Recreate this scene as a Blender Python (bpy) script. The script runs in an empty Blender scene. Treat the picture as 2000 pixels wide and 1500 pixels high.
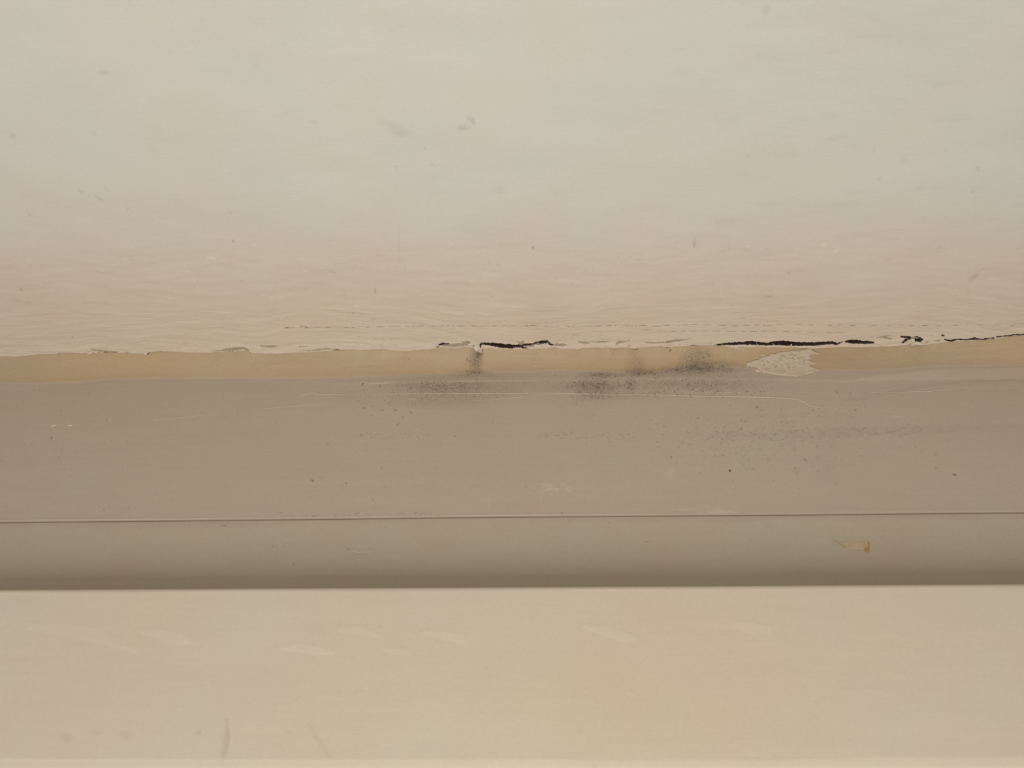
import bpy, math, random
import numpy as np
from mathutils import Matrix, Vector
random.seed(7)
rng = np.random.default_rng(7)
C = bpy.context.scene.collection
S = bpy.context.scene

# ---------------------------------------------------------------- camera
# x runs along the joint, y goes into the window (frame face is y=0), z is up (soffit is z=0)
F = 1600.0                                   # focal length in pixels of a 2000x1500 picture
PITCH = math.radians(35)
ax = np.array([55000., 900., 1600.]); ax /= np.linalg.norm(ax)
up = np.array([0, math.cos(PITCH), -math.sin(PITCH)])
az = up - ax*np.dot(up, ax); az /= np.linalg.norm(az)
ay = np.cross(az, ax)
R = np.array([ax, ay, az])                   # camera -> world
def ray(u, v):
    d = np.stack([(np.asarray(u, float)-1000)/F, -(np.asarray(v, float)-750)/F, -np.ones(np.broadcast(u, v).shape)], -1)
    return d @ R.T
CAM = np.array([0, -0.010, 0]) - ray(1000., 673.)*0.402
def proj(x, y, z):
    p = np.stack(np.broadcast_arrays(x, y, z), -1) - CAM
    c = p @ R
    w = -c[..., 2]
    return 1000+F*c[..., 0]/w, 750-F*c[..., 1]/w
def on_z(u, v, z=0.0):
    d = ray(u, v); t = (z-CAM[2])/d[..., 2]; return CAM + d*t[..., None]
def on_y(u, v, y=0.0):
    d = ray(u, v); t = (y-CAM[1])/d[..., 1]; return CAM + d*t[..., None]

cd = bpy.data.cameras.new('camera'); cam = bpy.data.objects.new('camera', cd); C.objects.link(cam)
cd.sensor_width = 36; cd.lens = 36*F/2000; cd.clip_start = 0.01
M = Matrix([[R[i][j] for j in range(3)]+[CAM[i]] for i in range(3)]+[[0, 0, 0, 1]])
cam.matrix_world = M
S.camera = cam
cd.dof.use_dof = True; cd.dof.focus_distance = 0.400; cd.dof.aperture_fstop = 16

# ---------------------------------------------------------------- world and light
w = bpy.data.worlds.new('world'); S.world = w; w.use_nodes = True
w.node_tree.nodes['Background'].inputs[0].default_value = (1.0, 0.95, 0.88, 1)
w.node_tree.nodes['Background'].inputs[1].default_value = 0.37
def area(name, loc, target, size, energy, col, sy=None):
    l = bpy.data.lights.new(name, 'AREA'); l.energy = energy; l.color = col; l.size = size
    if sy: l.shape = 'RECTANGLE'; l.size_y = sy
    o = bpy.data.objects.new(name, l); C.objects.link(o); o.location = loc
    o.rotation_euler = (Vector(target)-Vector(loc)).to_track_quat('-Z', 'Y').to_euler()
    return o
area('near_key_light', (0.0, -0.40, -0.60), (0, -0.08, 0), 0.42, 2.6, (1.0, 0.96, 0.90))  # unseen area light added close below the camera for the falloff across the soffit
vs = S.view_settings
vs.view_transform = 'Standard'; vs.look = 'None'; vs.gamma = 1; vs.use_curve_mapping = False
vs.exposure = 0.0

# ---------------------------------------------------------------- helpers
def sm(a, b, x):
    t = np.clip((x-a)/(b-a), 0, 1); return t*t*(3-2*t)
def vnoise(x, y, seed=0):
    xi = np.floor(x).astype(np.int64); yi = np.floor(y).astype(np.int64)
    fx = x-xi; fy = y-yi; fx = fx*fx*(3-2*fx); fy = fy*fy*(3-2*fy)
    def h(a, b):
        n = (a*374761393 + b*668265263 + seed*1442695041) & 0xffffffff
        n = ((n ^ (n >> 13))*1274126177) & 0xffffffff
        return ((n ^ (n >> 16)) & 0xffff)/65535.0
    return (h(xi, yi)*(1-fx)+h(xi+1, yi)*fx)*(1-fy)+(h(xi, yi+1)*(1-fx)+h(xi+1, yi+1)*fx)*fy
def fbm(x, y, seed=0, n=3):
    s = 0; a = .5; t = 0
    for k in range(n):
        s = s+a*vnoise(x*2**k, y*2**k, seed+k); t += a; a *= .5
    return s/t*2-1                            # -1..1
def blob(u, v, cx, cy, rx, ry, ang=0.0, soft=.5):
    a = math.radians(ang); dx = u-cx; dy = v-cy
    p = (dx*math.cos(a)+dy*math.sin(a))/rx; q = (-dx*math.sin(a)+dy*math.cos(a))/ry
    return 1-sm(1-soft, 1+soft, np.sqrt(p*p+q*q))
def poly_cover(u, v, pts, soft=.8, rough=0.0, rs=.3, seed=3):
    """coverage 0..1 of a line of varying half width; pts = (u, v, half width)"""
    out = np.zeros(np.shape(u))
    P = np.array(pts, float)
    box = (u > P[:, 0].min()-12) & (u < P[:, 0].max()+12) & (v > P[:, 1].min()-12) & (v < P[:, 1].max()+12)
    if not box.any(): return out
    U = u[box]; V = v[box]; o = np.zeros(U.shape)
    jit = rough*fbm(U*rs, V*rs, seed) if rough else 0
    for a, b in zip(P[:-1], P[1:]):
        d = b-a; L = d[0]**2+d[1]**2+1e-9
        t = np.clip(((U-a[0])*d[0]+(V-a[1])*d[1])/L, 0, 1)
        dist = np.hypot(U-a[0]-t*d[0], V-a[1]-t*d[1])
        hw = a[2]+t*d[2]
        o = np.maximum(o, np.clip((hw+jit-dist)/soft+.5, 0, 1))
    out[box] = o
    return out
def srgb(r, g, b):
    return np.array([((c/255+.055)/1.055)**2.4 if c > 10 else c/255/12.92 for c in (r, g, b)])
def tag(o, label=None, cat=None, group=None, kind=None):
    for k, val in (('label', label), ('category', cat), ('group', group), ('kind', kind)):
        if val: o[k] = val
    return o
def mesh_obj(name, verts, quads, mat, parent=None, col=None, smooth=True, extra=()):
    me = bpy.data.meshes.new(name)
    verts = np.asarray(verts, np.float32); quads = np.asarray(quads, np.int32)
    n = len(quads); tot = n*4+sum(len(e) for e in extra)
    me.vertices.add(len(verts)); me.vertices.foreach_set('co', verts.ravel())
    li = quads.ravel(); st = np.arange(n)*4; cnt = np.full(n, 4)
    for e in extra:
        st = np.append(st, len(li)); cnt = np.append(cnt, len(e)); li = np.append(li, e)
    me.loops.add(tot); me.loops.foreach_set('vertex_index', li.astype(np.int32))
    me.polygons.add(len(st)); me.polygons.foreach_set('loop_start', st.astype(np.int32))
    try: me.polygons.foreach_set('loop_total', cnt.astype(np.int32))
    except Exception: pass
    sm_ = np.zeros(len(st), bool); sm_[:n] = smooth
    me.polygons.foreach_set('use_smooth', sm_)
    me.update(calc_edges=True)
    if col is not None:
        at = me.color_attributes.new('paint', 'FLOAT_COLOR', 'POINT')
        c4 = np.ones((len(verts), 4), np.float32); c4[:, :3] = col.reshape(-1, 3)
        at.data.foreach_set('color', c4.ravel())
    me.validate()
    o = bpy.data.objects.new(name, me); C.objects.link(o); o.parent = parent
    me.materials.append(mat)
    return o
def sheet(name, X, Y, Z, col, mat, parent=None, flip=False, solid=None):
    """grid (rows x columns) of points; solid=(y,z) extra rows close the section into a solid bar"""
    if solid:
        for (yy, zz) in solid:
            X = np.vstack([X, X[-1:]]); Y = np.vstack([Y, np.full((1, X.shape[1]), yy)]); Z = np.vstack([Z, np.full((1, X.shape[1]), zz)])
            col = np.concatenate([col, col[-1:]], 0)
    r, c = X.shape
    idx = np.arange(r*c).reshape(r, c)
    rr = np.vstack([idx, idx[:1]]) if solid else idx
    q = np.stack([rr[:-1, :-1], rr[:-1, 1:], rr[1:, 1:], rr[1:, :-1]], -1).reshape(-1, 4)
    if flip: q = q[:, ::-1]
    V = np.stack([X, Y, Z], -1).reshape(-1, 3)
    ex = ()
    if solid:
        a, b = idx[:, 0], idx[::-1, -1]
        ex = (a[::-1], b[::-1]) if flip else (a, b)
    return mesh_obj(name, V, q, mat, parent, col, extra=ex)
def paint_mat(name, rough=.5, base=None, bump=(), grain=.05, spec=.4):
    """paint colour from the surface's own attribute (or a flat base) with procedural grain; bump = (scale xyz, detail, strength, distance)"""
    m = bpy.data.materials.new(name); m.use_nodes = True; nt = m.node_tree; N = nt.nodes; L = nt.links
    p = N['Principled BSDF']; p.inputs['Roughness'].default_value = rough
    p.inputs['Specular IOR Level'].default_value = spec
    tc = N.new('ShaderNodeTexCoord')
    if base is None:
        a = N.new('ShaderNodeVertexColor'); a.layer_name = 'paint'; src = a.outputs['Color']
    else:
        a = N.new('ShaderNodeRGB'); a.outputs[0].default_value = (*base, 1); src = a.outputs[0]
    n1 = N.new('ShaderNodeTexNoise'); n1.inputs['Scale'].default_value = 900; n1.inputs['Detail'].default_value = 4
    n2 = N.new('ShaderNodeTexNoise'); n2.inputs['Scale'].default_value = 22; n2.inputs['Detail'].default_value = 3
    L.new(tc.outputs['Object'], n1.inputs['Vector']); L.new(tc.outputs['Object'], n2.inputs['Vector'])
    mr = N.new('ShaderNodeMapRange'); mr.inputs[1].default_value = .3; mr.inputs[2].default_value = .7
    mr.inputs[3].default_value = 1-grain; mr.inputs[4].default_value = 1+grain
    L.new(n1.outputs['Fac'], mr.inputs[0])
    mul = N.new('ShaderNodeVectorMath'); mul.operation = 'SCALE'; L.new(src, mul.inputs[0]); L.new(mr.outputs[0], mul.inputs['Scale'])
    # the faint warm / cool unevenness of old paint
    ramp = N.new('ShaderNodeValToRGB'); e = ramp.color_ramp.elements
    e[0].position = .35; e[0].color = (.975, 1.0, .985, 1); e[1].position = .65; e[1].color = (1.0, .972, .955, 1)
    L.new(n2.outputs['Fac'], ramp.inputs[0])
    m2 = N.new('ShaderNodeVectorMath'); m2.operation = 'MULTIPLY'; L.new(mul.outputs[0], m2.inputs[0]); L.new(ramp.outputs[0], m2.inputs[1])
    L.new(m2.outputs[0], p.inputs['Base Color'])
    prev = None
    for (sc, det, st, dist) in bump:
        mp = N.new('ShaderNodeMapping'); mp.inputs['Scale'].default_value = sc; L.new(tc.outputs['Object'], mp.inputs[0])
        nn = N.new('ShaderNodeTexNoise'); nn.inputs['Scale'].default_value = 1; nn.inputs['Detail'].default_value = det
        nn.inputs['Distortion'].default_value = .6
        L.new(mp.outputs[0], nn.inputs['Vector'])
        b = N.new('ShaderNodeBump'); b.inputs['Strength'].default_value = st; b.inputs['Distance'].default_value = dist
        L.new(nn.outputs['Fac'], b.inputs['Height'])
        if prev: L.new(prev.outputs[0], b.inputs['Normal'])
        prev = b
    if prev: L.new(prev.outputs[0], p.inputs['Normal'])
    return m
def xs(step, half=.272):
    d = np.arange(-half, half+step/2, step)
    o = np.array([-.95, -.8, -.66, -.55, -.47, -.40, -.34, -.30])
    return np.concatenate([o, d, -o[::-1]])

# colours of the things themselves
PLASTER = np.array([.690, .670, .620])
FILLCOAT = np.array([.690, .590, .490])
PAINT = np.array([.492, .414, .328])
SEAL = np.array([.487, .370, .238])
SASH = np.array([.670, .585, .478])
TAN = np.array([.40, .325, .245])
DIRT = np.array([.10, .080, .055])
CREV = np.array([.050, .028, .022])
LIGHT = np.array([.70, .62, .51])

def darken(col, mask, tint=DIRT):
    return col*(1-mask[..., None]) + tint*mask[..., None]

# ---------------------------------------------------------------- edge of the plaster, read along the joint
EDGE = [(-400, 701), (0, 695), (35, 696), (75, 692), (78, 691.5), (113, 691), (116, 689), (150, 690), (180, 689), (228, 689), (285, 690), (300, 687.5), (330, 686.5),
 (400, 688), (420, 688), (450, 686), (485, 684), (490, 688), (510, 689.5), (535, 690), (570, 688), (610, 687.5), (640, 685.5), (660, 684), (690, 682.5),
 (710, 684), (730, 682), (745, 681.5), (760, 684), (785, 684.5), (820, 683), (840, 682), (850, 679), (860, 677), (875, 679.5), (900, 678), (915, 677),
 (925, 681), (931, 684), (936, 689), (940, 686), (943, 681), (955, 679), (975, 680), (1000, 681), (1030, 680), (1050, 681), (1070, 680), (1080, 678), (1090, 680),
 (1110, 680.5), (1130, 681), (1140, 679), (1150, 679.5), (1160, 677.5), (1175, 680), (1190, 678.5), (1200, 681), (1225, 679), (1240, 681), (1250, 678.5),
 (1270, 677), (1290, 676), (1305, 677.5), (1325, 676.5), (1345, 674), (1355, 673), (1365, 675), (1385, 674.5), (1400, 674), (1420, 677), (1440, 678), (1455, 677),
 (1475, 677.5), (1500, 678), (1550, 678), (1590, 680), (1605, 679), (1625, 678), (1645, 677), (1690, 677), (1740, 675.5), (1780, 672.5), (1800, 674),
 (1830, 669.5), (1870, 667), (1900, 666), (1940, 662), (1960, 659), (2000, 655), (2400, 648)]
EP = on_z(np.array([e[0] for e in EDGE], float), np.array([e[1] for e in EDGE], float))
def edge_y(x):
    u, _ = proj(x, -.01, 0*x)
    y = np.interp(x, EP[:, 0], EP[:, 1])
    return y + .00022*fbm(u*.12, u*0+3.3, 5, 4)

CRACKS_AND_SHADOW = [
 [(858, 672.5, .8), (864, 671.5, 2), (876, 672, .8)],
 [(937, 681, .6), (937.5, 675, .9), (941, 671, 1), (950, 670.6, 1.4), (965, 672, 2.6), (980, 674.5, 3.2), (1000, 675.5, 2.4), (1010, 674, 1.5), (1020, 677, .9), (1028, 679.5, .7)],
 [(1008, 676, .5), (1035, 673.5, .8), (1050, 668.7, 2), (1060, 669, 1.8), (1066, 668, 1.4), (1069, 667, 1), (1074, 672, 1.2), (1082, 673.5, .4)],
 [(938, 689, .5), (941, 683, .7)],
 [(1395, 674, .4), (1415, 671.5, 1.4), (1440, 670.5, 1.8), (1470, 669.5, 2.4), (1500, 672.5, 1.8), (1508, 670.5, 3), (1530, 669.6, 3.3), (1545, 670.5, 3.5), (1570, 671.3, 2.8),
  (1590, 671.5, 2.6), (1610, 670, 2), (1626, 668.8, 2), (1634, 671.5, 1.6), (1641, 669, .5), (1647, 667, .4)],
 [(1651, 667.5, .8), (1658, 666.3, 2), (1675, 667.2, 2.6), (1690, 668, 1.6), (1700, 667.7, 1.2), (1707, 668.5, .4)],
 [(1762, 668, .9), (1769, 663.5, 1.7), (1778, 660, .9)], [(1760, 657.5, .6), (1766, 659, 1.1), (1777, 658.2, .7)], [(1788, 664.5, .7), (1797, 665, 2), (1801, 663, 1.2), (1794, 660.5, .6)],
 [(1787, 658, .6), (1793, 658.5, .9)],
 [(1845, 663.5, .5), (1858, 665.3, 1), (1870, 662.5, .9), (1890, 663, .8), (1905, 661.8, 1.1), (1920, 662.2, .6), (1940, 660, .5)],
 [(1901, 658.6, .5), (1904, 659, 1)], [(1840, 655, .6), (1843, 655.3, .8)],
 [(1946, 657.5, .1), (1970, 655.6, .45), (2000, 653.6, .6), (2100, 650, .4)],  # no crack here: thin shadow along the plaster edge, painted dark and grooved
]
PEELS = [
 [(180, 684.5, 1.8), (195, 686.5, 2.4), (228, 688.5, 1.2)], [(290, 689, .8), (315, 687, 1.1), (335, 687, .5)], [(418, 686, 1), (450, 683, 3.2), (473, 679.5, 2.6), (485, 683.5, 2.0)],
 [(510, 676.5, 1.6), (530, 677.5, 2.4), (543, 676, 1)], [(580, 678, .5), (600, 676.5, .9)], [(585, 685.5, .6), (610, 685, 1.3), (640, 682, 1.8), (662, 684, .8)],
 [(852, 678, 1), (868, 674.5, 2.6), (885, 675, 3.2), (905, 674, 3.0), (917, 674, 2)], [(905, 669, 1.8), (913, 668, 3), (918, 672, 1.6)], [(926, 677, 2.2), (934, 680, 2.4), (938, 684, 1)],
 [(1008, 667.5, 1.4), (1022, 667, 1.8), (1016, 673, 3.5), (1035, 674, 4), (1046, 674, 3), (1058, 666, 1.3), (1070, 665.5, .6)],
 [(1086, 674, 2.6), (1100, 674, 2.8), (1107, 674.5, 1)], [(1131, 669, 1.4), (1142, 670.5, 2.8), (1150, 670.5, 1.2)], [(1154, 667.5, .8), (1170, 668.5, 2.0), (1190, 668, 1)],
 [(1205, 672, 1.8), (1211, 669, 2.6), (1218, 668.5, 1.6), (1228, 666, 1)], [(1228, 676, 1.2), (1232, 675, .6)], [(1256, 667.5, .5), (1264, 670, 1.8), (1290, 669.5, 1.4), (1316, 666, 2.2), (1335, 664.5, 1.6), (1350, 661.5, .6)],
 [(1175, 678, .9), (1182, 677.5, 1)], [(1456, 667.5, .6), (1470, 667, 1)], [(1697, 659, .4), (1705, 658.5, .6)], [(1714, 660.5, .6), (1727, 658.5, 2.2), (1738, 657, 1)], [(1728, 661, .8), (1740, 662, 1.8)],
 [(1762, 657.5, 1), (1778, 659.5, 1.6), (1793, 662, 2.5), (1797, 660, 1)], [(1807, 671, .6), (1811, 668, 2.2)], [(1825, 665.5, 1), (1832, 665.7, 1.9), (1838, 664.5, 1)],
 [(240, 688.5, .4), (250, 688.5, .5)], [(58, 688, .4), (67, 688.5, .8)],
]
# dashed hairline in the paint above the joint
HAIR = []
_u = 556.
while _u < 2010:
    ln = random.choice([4, 6, 9, 12, 16]); v0 = 640 - 3.0*sm(600, 820, np.array(_u))*1 - 1.5*(_u > 1300) + random.uniform(-1, 1.3)
    if _u > 820 and _u < 1000: v0 = 637.2
    HAIR.append([(_u, v0, .25), (_u+ln/2, v0+random.uniform(-.6, .6), random.uniform(.35, .7)), (_u+ln, v0+random.uniform(-.8, .8), .2)])
    _u += ln+random.choice([2, 4, 5, 9, 14]) + (12 if _u > 1500 else 0)
_u = 1255.
while _u < 1640:
    ln = random.choice([8, 14, 18]); v0 = 645+2.5*sm(1255, 1300, np.array(_u))+1.5*sm(1480, 1600, np.array(_u))
    HAIR.append([(_u, v0, .2), (_u+ln/2, v0+.4, .5), (_u+ln, v0+.3, .2)]); _u += ln+random.choice([8, 12, 20])
HAIR += [[(555, 641, .3), (561, 640, .6), (568, 639, .3)], [(587, 637, .4), (597, 639.5, .9), (602, 641, .4)], [(1027, 636, .6), (1031, 638, .8)]]

# ---------------------------------------------------------------- soffit
def build_soffit():
    mat = paint_mat('soffit paint', .55, bump=(((130, 1500, 60), 3, .16, .0006), ((900, 1400, 900), 3, .10, .0003), ((14, 26, 14), 2, .30, .004)), grain=.018, spec=.3)
    x = xs(.00026)
    ey = edge_y(x)
    far = np.array([-.62, -.50, -.42, -.36, -.31, -.27])
    nv = np.concatenate([np.arange(0, 150)/150*.86, .86+np.arange(0, 60)/60*.09, .95+np.arange(0, 151)/150*.05])
    top = -.235
    rows = [np.full_like(x, f) for f in far] + [top+(ey-top)*t for t in nv]
    Y = np.array(rows); X = np.tile(x, (len(rows), 1)); Z = np.zeros_like(Y)
    u, v = proj(X, Y, Z)
    col = np.tile(PLASTER, X.shape+(1,))
    coat = sm(330, 640, v+18*fbm(u*.006, v*.03, 29, 3))[..., None]; col = col*(1-coat)+FILLCOAT*coat
    # relief: brushed filler, stronger towards the joint
    amt = sm(380, 560, v)
    tilt = fbm(u*.004, v*.006, 41)*30
    Z -= .00027*amt*fbm(u*.016, (v+tilt)*.16, 11, 4)
    Z -= .00035*fbm(u*.006, v*.012, 17, 2)
    Z -= .00022*sm(650, 668, v)*fbm(u*.05, v*.09, 23, 3)
    streak = fbm(u*.02, (v+tilt)*.25, 77, 3)
    col *= (1+.022*fbm(u*.006, v*.022, 81, 4)+.03*sm(.25, .6, -fbm(u*.012, v*.06, 85, 3))*-sm(900, 1500, u))[..., None]
    cool = (sm(700, 1900, u)*(1-sm(150, 420, v)))[..., None]; col = col*(1-cool*np.array([.035, .012, .02]))
    col *= (1+.03*amt*streak)[..., None]
    blobs = [(772, 250, 28, 11, 22, .10), (783, 262, 12, 5, 8, .10), (905, 249, 12, 5, 0, .24), (920, 233, 9, 4, 25, .26), (925, 240, 5, 4, 0, .15), (25, 266, 6, 5, 30, .20),
     (204, 142, 12, 2.5, -5, .15), (182, 260, 9, 3, 10, .12), (159, 373, 7, 2.4, 25, .18), (195, 388, 9, 2.2, 25, .18), (205, 365, 9, 2.4, 40, .08), (57, 419, 5, 2.4, 35, .18),
     (250, 407, 5, 1.8, 15, .12), (295, 290, 12, 5, 50, .05), (502, 128, 7, 3, 0, .07), (555, 84, 6, 4, 0, .06), (558, 222, 6, 5, 60, .06), (614, 239, 6, 3, 0, .15), (774, 326, 2.6, 5, -10, .17),
     (844, 323, 4, 2.4, 0, .18), (830, 289, 3, 2, 0, .15), (975, 372, 14, 7, 5, .07), (672, 362, 3, 2, 0, .15), (788, 48, 8, 4, 0, .07), (1496, 20, 9, 7, -40, .14), (1705, 34, 12, 5, 10, .06),
     (1633, 270, 22, 3.4, -8, .11), (1620, 225, 20, 7, 0, .06), (1708, 296, 3, 2, 10, .22), (1729, 281, 3, 2, 10, .16), (1849, 293, 4, 2.4, 0, .14), (1910, 330, 6, 3.2, 15, .18),
     (1899, 373, 4.5, 2.4, 10, .26), (1792, 368, 15, 2.4, -10, .12), (1716, 349, 4, 2, 5, .17), (1460, 307, 3, 2, 10, .22), (1440, 224, 5, 2.2, 5, .12), (1770, 315, 12, 5, 10, .06),
     (1525, 248, 14, 3, 0, .06), (1700, 200, 60, 25, 10, .02), (1065, 622, 42, 40, 0, .055), (1060, 590, 26, 20, 0, .03), (1902, 541, 11, 6, -25, .16), (1904, 539, 6, 3, -25, .12), (1895, 546, 5, 2.2, 40, .13),
     (1356, 473, 4, 7, 5, .18), (1000, 485, 20, 2, 0, .03), (1400, 330, 60, 18, 0, .015), (1550, 140, 40, 6, 0, .03), (1850, 20, 40, 6, 0, .03), (645, 467, 6, 4, 0, .08), (690, 507, 12, 4, 0, .05)]
    for (a, b, rx, ry, an, s) in blobs:
        m = blob(u, v, a, b, rx, ry, an, .55)*s*(1+.35*fbm(u*.25, v*.3, int(a)))
        col = darken(col, np.clip(m, 0, 1), np.array([.25, .23, .18]))
    specks = [(456, 470, 2.5, 1, -20, .5), (379, 396, 1.6, 1.2, 0, .3), (340, 396, 1.4, 1.2, 0, .25), (450, 415, 1.8, 1.2, 0, .3), (1041, 484, 1.4, 3.5, 30, .55), (1356, 479, 1.4, 1.8, 0, .5), (1422, 474, 1.2, 1.8, 0, .55),
     (733, 568, .9, 7, 12, .45), (690, 612, .8, 3, -5, .45), (25, 575, 1.4, 1.2, 0, .5), (40, 566, 3, 1.1, 20, .4), (348, 580, .9, .9, 0, .5), (215, 627, .9, .9, 0, .4), (141, 660, 1, 4, -25, .3), (1363, 578, 2, 1.2, 0, .3),
     (1430, 597, 3.5, 1, -30, .3), (1495, 577, 5, 1.4, -5, .3), (1451, 620, 7, .8, 10, .25), (1541, 533, 1.4, 1.2, 0, .3), (1500, 578, 10, 1.8, 8, .22), (729, 622, 4, .9, 5, .35), (684, 579, 3, .8, 0, .3), (782, 640, .9, 3, 0, .0),
     (792, 527, .8, 2, 0, .3), (780, 480, .6, 45, -1, .10), (1172, 656, 3, .9, -5, .3), (1120, 656, 4, .8, -20, .3), (1820, 655, 1.6, 1, 0, .3), (195, 420, 2, 1, 10, .2)]
    for (a, b, rx, ry, an, s) in specks:
        col = darken(col, blob(u, v, a, b, rx, ry, an, .45)*s)
    # long fine creases left by the brush
    for k in range(70):
        a = rng.uniform(-30, 1950); b = rng.uniform(470, 655); L_ = rng.uniform(25, 95); sl = -.12*(a-300)/1700+rng.uniform(-.05, .05)+.06
        pts = [(a+L_*t, b+L_*t*sl+3*math.sin(t*3+a), .25+.5*math.sin(math.pi*t)) for t in (0, .25, .5, .75, 1)]
        m = poly_cover(u, v, pts, 1.0, .3)
        s = rng.uniform(.04, .13)
        Z += .00010*m; col = darken(col, m*s, np.array([.2, .15, .11]))
    for k in range(110):
        a = rng.uniform(-30, 2000); b = rng.uniform(470, 600); L_ = rng.uniform(4, 18)
        m = poly_cover(u, v, [(a, b, .3), (a+L_/2, b-.5, .9), (a+L_, b-rng.uniform(-1, 2), .2)], 1.2)
        col += (m*rng.uniform(.02, .09))[..., None]; Z -= .00007*m
    for h in HAIR:
        m = poly_cover(u, v, h, .8)
        Z += .0004*m; col = darken(col, m*.75, np.array([.14, .08, .05]))
    # crazing
    for (a, b) in ((745, 672), (752, 664), (772, 672), (730, 660), (1385, 668), (1388, 664), (700, 657), (765, 660)):
        pts = [(a, b, .3)]
        for k in range(4): pts.append((pts[-1][0]+rng.uniform(-3.5, 3.5), pts[-1][1]+rng.uniform(-1, 3.2), .35))
        m = poly_cover(u, v, pts, .8); col = darken(col, m*.4, np.array([.2, .13, .09])); Z += .0002*m
    # white filler along the lip
    dl = v - np.interp(u, [e[0] for e in EDGE], [e[1] for e in EDGE])
    lip = sm(-16, -9, dl+5*fbm(u*.03, v*.05, 9))
    col = col*(1+.03*lip[..., None])
    Z -= .00022*lip*(.7+.5*fbm(u*.05, v*.1, 8))
    for p in PEELS:
        m = poly_cover(u, v, p, 1.0, 1.0, .35)
        Z += .00055*m + m*.0001*fbm(u*.3, v*.3, 2); col = col*(1-m[..., None])+m[..., None]*TAN*(1.05+.25*fbm(u*.2, v*.3, 7))[..., None]
    for p in CRACKS_AND_SHADOW:
        m = poly_cover(u, v, [(q[0], q[1], q[2]*1.12+.25) for q in p], 1.8, 1.3, .34, 13)
        lo = sm(.55, .95, m)
        Z += lo*(.0062+.001*fbm(u*.2, v*.2, 4)); col = darken(col, sm(.10, .42, m), CREV)
    # roll the lip over its own thickness
    lipz = np.array([.0003, .0012, .006]); lipy = np.array([.00015, .0001, -.0004])
    ZZ = [Z]; YY = [Y]; XX = [X]; CC = [col]
    base = Z[-1:]
    for a, b in zip(lipz, lipy):
        ZZ.append(base*0+np.maximum(base, 0)+a); YY.append(Y[-1:]+b); XX.append(X[-1:]); CC.append(col[-1:]*.95)
    X = np.vstack(XX); Y = np.vstack(YY); Z = np.vstack(ZZ); col = np.concatenate(CC, 0)
    o = sheet('ceiling', X, Y, Z, col, mat, flip=False, solid=((.0, .03), (.0, .12), (-.62, .12)))
    return tag(o, kind='structure')
soffit = build_soffit()

# ---------------------------------------------------------------- dirt shared by sealant and frame
SMUDGE = [(928, 708, 13, 17, 0, .42), (931, 694, 10, 8, 40, .22), (925, 726, 26, 4, 0, .36), (925, 734, 38, 5, 0, .18), (860, 754, 70, 13, 2, .26), (880, 752, 160, 26, 2, .10), (760, 770, 130, 20, 0, .06),
 (870, 780, 90, 14, 0, .14), (960, 755, 60, 18, 0, .10), (1160, 756, 44, 14, 0, .32), (1175, 732, 34, 6, 0, .26), (1165, 775, 40, 7, 0, .12), (1150, 760, 110, 26, 0, .10), (1243, 712, 16, 17, 0, .22),
 (1247, 727, 30, 6, 0, .38), (1231, 752, 10, 13, 0, .18), (1260, 748, 70, 22, 0, .08), (1362, 699, 34, 13, -8, .36), (1368, 714, 52, 8, -6, .34), (1362, 723, 70, 8, -3, .30), (1330, 722, 130, 11, -3, .16), (1360, 685, 30, 10, 0, .16),
 (1365, 752, 70, 10, 0, .16), (1400, 745, 110, 22, 0, .08), (1250, 745, 330, 28, 0, .05)]
def smudge(u, v, col, speck=.5, sc=1.0):
    n1 = vnoise(u*.55, v*.75, 3); n2 = vnoise(u*.12, v*.45, 9)
    tot = np.zeros(u.shape)
    for (a, b, rx, ry, an, s) in SMUDGE:
        tot = 1-(1-tot)*(1-np.clip(s*sc*blob(u, v, a, b, rx, ry, an, .75), 0, 1))
    tot = np.clip(tot*.85*(1+speck*(n1-.5)*2+.5*(n2-.5)), 0, .8)
    return darken(col, tot, np.array([.135, .105, .070]))

SEAM = [(-400, 752), (0, 746), (80, 748), (150, 743), (200, 738), (300, 735), (400, 735), (560, 736), (700, 734), (850, 729), (950, 725), (1040, 723), (1090, 720), (1130, 721),
 (1200, 724), (1240, 726), (1280, 723), (1320, 716), (1360, 711), (1420, 712), (1480, 718), (1560, 722), (1640, 721), (1700, 720), (1770, 717), (1800, 714), (1850, 712), (2000, 711), (2400, 704)]
SP = on_y(np.array([e[0] for e in SEAM], float), np.array([e[1] for e in SEAM], float))
def seal_point(x, t):
    """cross-section of the sealant: t=0 at the plaster lip, t=1 feathered out on the frame"""
    y0 = np.interp(x, EPS[:, 0], EPS[:, 1]); z1 = np.interp(x, SP[:, 0], SP[:, 2])-.0006
    cy = y0*.16; cz = z1*.52
    y = (1-t)**2*y0 + 2*t*(1-t)*cy + t*t*(-.00012)
    z = (1-t)**2*(.0001) + 2*t*(1-t)*cz + t*t*z1
    return y, z
k = np.ones(9)/9
_gx = np.linspace(-1., 1., 6600); _gy = np.interp(_gx, EP[:, 0], EP[:, 1])
EPS = np.stack([_gx, np.convolve(np.pad(_gy, 60, mode='edge'), np.ones(121)/121, 'valid')+.0003], -1)
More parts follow.
